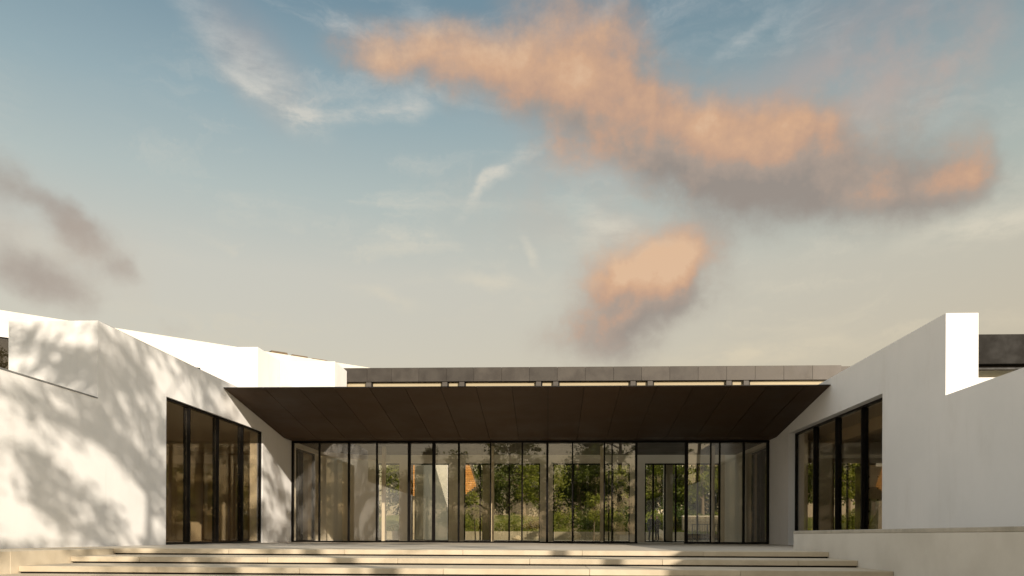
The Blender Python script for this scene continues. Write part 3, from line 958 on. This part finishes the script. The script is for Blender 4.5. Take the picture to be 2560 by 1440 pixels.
for k in range(16):
    x = -16 + k * 2.7 + gt.uniform(-.5, .5)
    shrub('tall', (x, 87 + gt.uniform(-1, 1), 2.3), 'tall leafy shrub in the thicket closing the garden behind the hall', 'thicket behind the garden trees', 1.5 + gt.uniform(-.2, .3), gt.uniform(0, 6))
for x, y, lb in ((-4.85, 52, 'slender young tree in the rear court before the timber pavilion'), (3.2, 55, 'slender young tree in the rear court near a pale boulder')):
    tree('sapling', (x, y, -.03), lb, name='young_tree', rz=x)


def rock(loc, s, seed, label):
    r = random.Random(seed)
    bm = bmesh.new()
    bmesh.ops.create_icosphere(bm, subdivisions=3, radius=1)
    ph = [r.uniform(0, 6) for _ in range(4)]
    for v in bm.verts:
        k = 1 + .16 * math.sin(v.co.x * 3 + ph[0]) + .13 * math.sin(v.co.y * 4 + ph[1]) + .1 * math.sin(v.co.z * 5 + v.co.x * 3 + ph[2])
        v.co = Vector((v.co.x * s[0], v.co.y * s[1], (v.co.z + .7) * s[2])) * k
    me = bpy.data.meshes.new('boulder')
    bm.to_mesh(me); bm.free()
    me.materials.append(M['rock'])
    tag(put('boulder', me, loc), label, 'boulder')


rock((2.0, 59.4, -.03), (.55, .4, .36), 1, 'largest pale boulder before the retaining wall')
rock((3.9, 59.8, -.03), (.42, .4, .42), 2, 'upright pale boulder before the retaining wall')
rock((-2.4, 59.2, -.03), (.4, .35, .18), 3, 'flat pale boulder before the retaining wall')
rock((8.1, 57.5, -.03), (.5, .4, .38), 4, 'rounded pale boulder near the steel railing')

# rough stone wall in the garden
sw = thing('garden_wall', (14, 63.8, .5), 'rough coursed stone garden wall behind the steel railing', 'wall')
wr = random.Random(3)
box('core', 10.9, 18.0, 63.85, 64.2, .2, 1.88, 'rubble', sw)
for c in range(4):
    x = 10.9
    while x < 17.9:
        w = wr.uniform(.42, .75)
        x2 = min(x + w, 18.0)
        box('stone', x + .012, x2 - .012, 63.66 + wr.uniform(0, .06), 63.849, .38 + c * .37, .735 + c * .37, 'rubble', sw, bev=.02)
        x = x2
box('coping', 10.85, 18.05, 63.6, 64.25, 1.885, 1.99, 'plinthcap', sw, bev=.015)

# steel railing
rl = thing('steel_railing', (9.8, 47, 0), 'grey steel railing with upright bars in the rear court', 'railing')
box('handrail', 8.55, 12.5, 46.96, 47.04, 1.0, 1.05, 'rail', rl)
box('bottom_rail', 8.55, 12.5, 46.975, 47.025, .12, .16, 'rail', rl)
for k in range(27):
    x = 8.6 + k * .148
    box('bar' if k % 6 else 'post', x - (.012 if k % 6 else .03), x + (.012 if k % 6 else .03), 46.985 if k % 6 else 46.965, 47.015 if k % 6 else 47.035,
        .161 if k % 6 else -.02, .999, 'rail', rl)

# timber-slatted pavilion
tp = thing('timber_pavilion', (-7, 58, 0), 'orange timber-slatted upper volume on dark recessed base behind the hall', 'building')
prof_top, prof_bot = 6.2, 3.25


def slat_x(z):
    return -5.35 - (z - 4.0) * .33 if z > 4.0 else -5.35 - (4.0 - z) * 1.25


nS = 22
for k in range(nS):
    z = prof_bot + (prof_top - prof_bot) * k / nS
    x1 = slat_x(z + .05)
    box('batten', -10.5, x1, 57.9, 57.97, z + .012, z + (prof_top - prof_bot) / nS - .012, 'wood', tp)
prism_y('core', [(-10.6, 3.2), (-6.35, 3.2), (-5.42, 4.0), (-6.15, 6.25), (-10.6, 6.25)], 57.98, 60.9, 'tile', tp)
box('base_wall', -10.4, -6.6, 58.6, 60.5, -.15, 3.19, 'roomdark', tp)

# white garden wall catching the sun, seen through the left of the hall
wg = thing('white_side_wall', (-6.9, 48, 0), 'tall white rendered garden wall running back from the hall, half sunlit', 'wall')
box('wall', -7.1, -6.62, 41.2, 52.5, -.15, 5.2, 'stucco', wg)
box('coping', -7.12, -6.60, 41.2, 52.52, 5.203, 5.25, 'coping', wg)

# apartment block beyond the garden
ap = thing('apartment_block', (24, 125, 2), 'ochre apartment block with balconies beyond the garden trees', 'building')
box('wall', 17, 34, 122, 134, 2.5, 15.5, 'apart', ap)
box('roof', 16.6, 34.4, 121.6, 134.4, 15.51, 15.9, 'tile', ap)
for f in range(4):
    z = 3.3 + f * 3.05
    for k in range(5):
        x = 18.2 + k * 3.3
        w = box('window', x, x + 1.3, 121.93, 121.99, z, z + 1.8, 'frame', ap)
        box('pane', x + .08, x + 1.22, 121.9, 121.925, z + .08, z + 1.72, 'glassdark', w)
        b = box('balcony', x - .5, x + 1.8, 120.9, 121.92, z - .35, z - .2, 'stucco', ap)
        box('rail', x - .5, x + 1.8, 120.88, 120.93, z - .19, z + .65, 'whiteplastic', b)

# leaning panels in the right gallery
lp = thing('leaning_panel', (13.2, 31, 0), 'dark slab leaning at an angle inside the right gallery', 'sculpture')
prism_y('slab', [(12.0, .001), (12.55, .001), (14.35, 3.3), (13.8, 3.3)], 30.8, 30.95, 'roomdark', lp)
prism_y('foot', [(11.9, .001), (12.0, .001), (12.3, .55), (12.2, .55)], 30.7, 31.05, 'frame', lp)
dp = thing('white_display_panel', (14.9, 36, 0), 'upright white display panel with rows of dark dots in the right gallery', 'panel')
box('board', 13.9, 15.1, 36.0, 36.06, .05, 3.5, 'whiteplastic', dp)
for r in range(6):
    for c in range(3):
        box('dot', 14.1 + c * .38, 14.16 + c * .38, 35.985, 35.999, .4 + r * .52, .46 + r * .52, 'frame', dp)


# ------------------------------------------------------------------ people talking in the rear court
def cloth_mat(name, top, legs, skin, hair):
    m, t = new_mat(name)
    ob = t.n('ShaderNodeTexCoord').outputs['Object']
    z = t.n('ShaderNodeSeparateXYZ', {0: ob}).outputs[2]
    f = t.mr(z, 0, 1.8, 0, 1, smooth=False)
    c = t.ramp(f, [(0, (.02, .018, .016, 1)), (.045, legs), (.53, top), (.835, skin), (.925, hair)], 'CONSTANT')
    wr = t.noise(ob, 14, 4, .6)
    b = t.n('ShaderNodeBump', {'Strength': .5, 'Distance': .02, 'Height': wr})
    p = t.n('ShaderNodeBsdfPrincipled', {'Base Color': c, 'Roughness': .85, 'Normal': b.outputs[0]})
    t.n('ShaderNodeOutputMaterial', {0: p.outputs[0]})
    return m


def person(loc, rz, label, armL, armR, mat, stance=.10, h=1.0):
    """armL/armR: elbow and wrist offsets from the shoulder"""
    V, E, R = [], [], []

    def add(p, r, parent=None):
        V.append(p); R.append(r)
        if parent is not None: E.append((parent, len(V) - 1))
        return len(V) - 1
    pel = add((0, 0, .95), (.155, .11))
    wai = add((0, .0, 1.10), (.135, .095), pel)
    che = add((0, .0, 1.30), (.165, .115), wai)
    shc = add((0, 0, 1.42), (.12, .085), che)
    nec = add((0, .0, 1.50), (.05, .052), shc)
    jaw = add((0, .025, 1.58), (.066, .078), nec)
    hea = add((0, .015, 1.67), (.078, .094), jaw)
    add((0, .005, 1.74), (.055, .07), hea)
    nose = add((0, .105, 1.64), (.012, .014), hea)
    for s, arm in ((-1, armL), (1, armR)):
        sh = add((s * .185, 0, 1.40), (.062, .062), shc)
        el_ = add((s * (.185 + arm[0][0]), arm[0][1], 1.40 + arm[0][2]), (.046, .046), sh)
        wr_ = add((s * (.185 + arm[1][0]), arm[1][1], 1.40 + arm[1][2]), (.032, .030), el_)
        d = (Vector(V[wr_]) - Vector(V[el_])).normalized()
        pa = add(tuple(Vector(V[wr_]) + d * .08), (.036, .022), wr_)
        for q in range(4):
            k = Vector(V[pa]) + d * .045 + Vector((s * .0, (q - 1.5) * .018, 0))
            a_ = add(tuple(k), (.009, .009), pa)
            add(tuple(k + d * .045 + Vector((-s * .012, 0, 0))), (.008, .008), a_)
        add(tuple(Vector(V[wr_]) + d * .06 + Vector((-s * .02, .045, 0))), (.010, .010), wr_)
        hip = add((s * .095, 0, .90), (.098, .10), pel)
        kn = add((s * (.09 + stance * .3), .02, .50), (.066, .068), hip)
        an_ = add((s * (.09 + stance * .6), -.02, .09), (.045, .048), kn)
        add((s * (.10 + stance * .6), .15, .035), (.042, .028), an_)
    me = bpy.data.meshes.new('person')
    me.from_pydata([tuple(Vector(v) * h) for v in V], E, [])
    me.materials.append(mat)
    o = put('person', me, loc)
    o.rotation_euler.z = rz
    m = o.modifiers.new('skin', 'SKIN')
    sv = me.skin_vertices[0].data
    for i, r in enumerate(R):
        sv[i].radius = (r[0] * h, r[1] * h)
        sv[i].use_root = (i == 0)
    m.use_smooth_shade = True
    s = o.modifiers.new('smooth', 'SUBSURF'); s.levels = 1; s.render_levels = 1
    return tag(o, label, 'person')


down = ((.05, -.02, -.30), (.06, .05, -.56))
akimbo = ((.20, -.06, -.24), (.03, .06, -.36))
fold = ((.06, .04, -.28), (-.12, .24, -.22))
person((6.95, 53, -.02), rad(200), 'person in dark jacket and trousers standing with arms at the sides', down, down,
       cloth_mat('dark_suit', (.02, .024, .035, 1), (.018, .02, .03, 1), (.32, .2, .14, 1), (.03, .022, .016, 1)), h=1.04)
person((7.40, 53.3, -.02), rad(120), 'person in black clothes standing with hands on hips', akimbo, akimbo,
       cloth_mat('black_clothes', (.014, .012, .014, 1), (.014, .012, .013, 1), (.36, .22, .15, 1), (.02, .015, .012, 1)), h=.98)
person((6.45, 53.6, -.02), rad(-60), 'person in dark blue clothes with folded arms half hidden by the pier', fold, fold,
       cloth_mat('navy_clothes', (.02, .028, .06, 1), (.02, .022, .03, 1), (.34, .21, .15, 1), (.05, .035, .02, 1)), h=1.02)
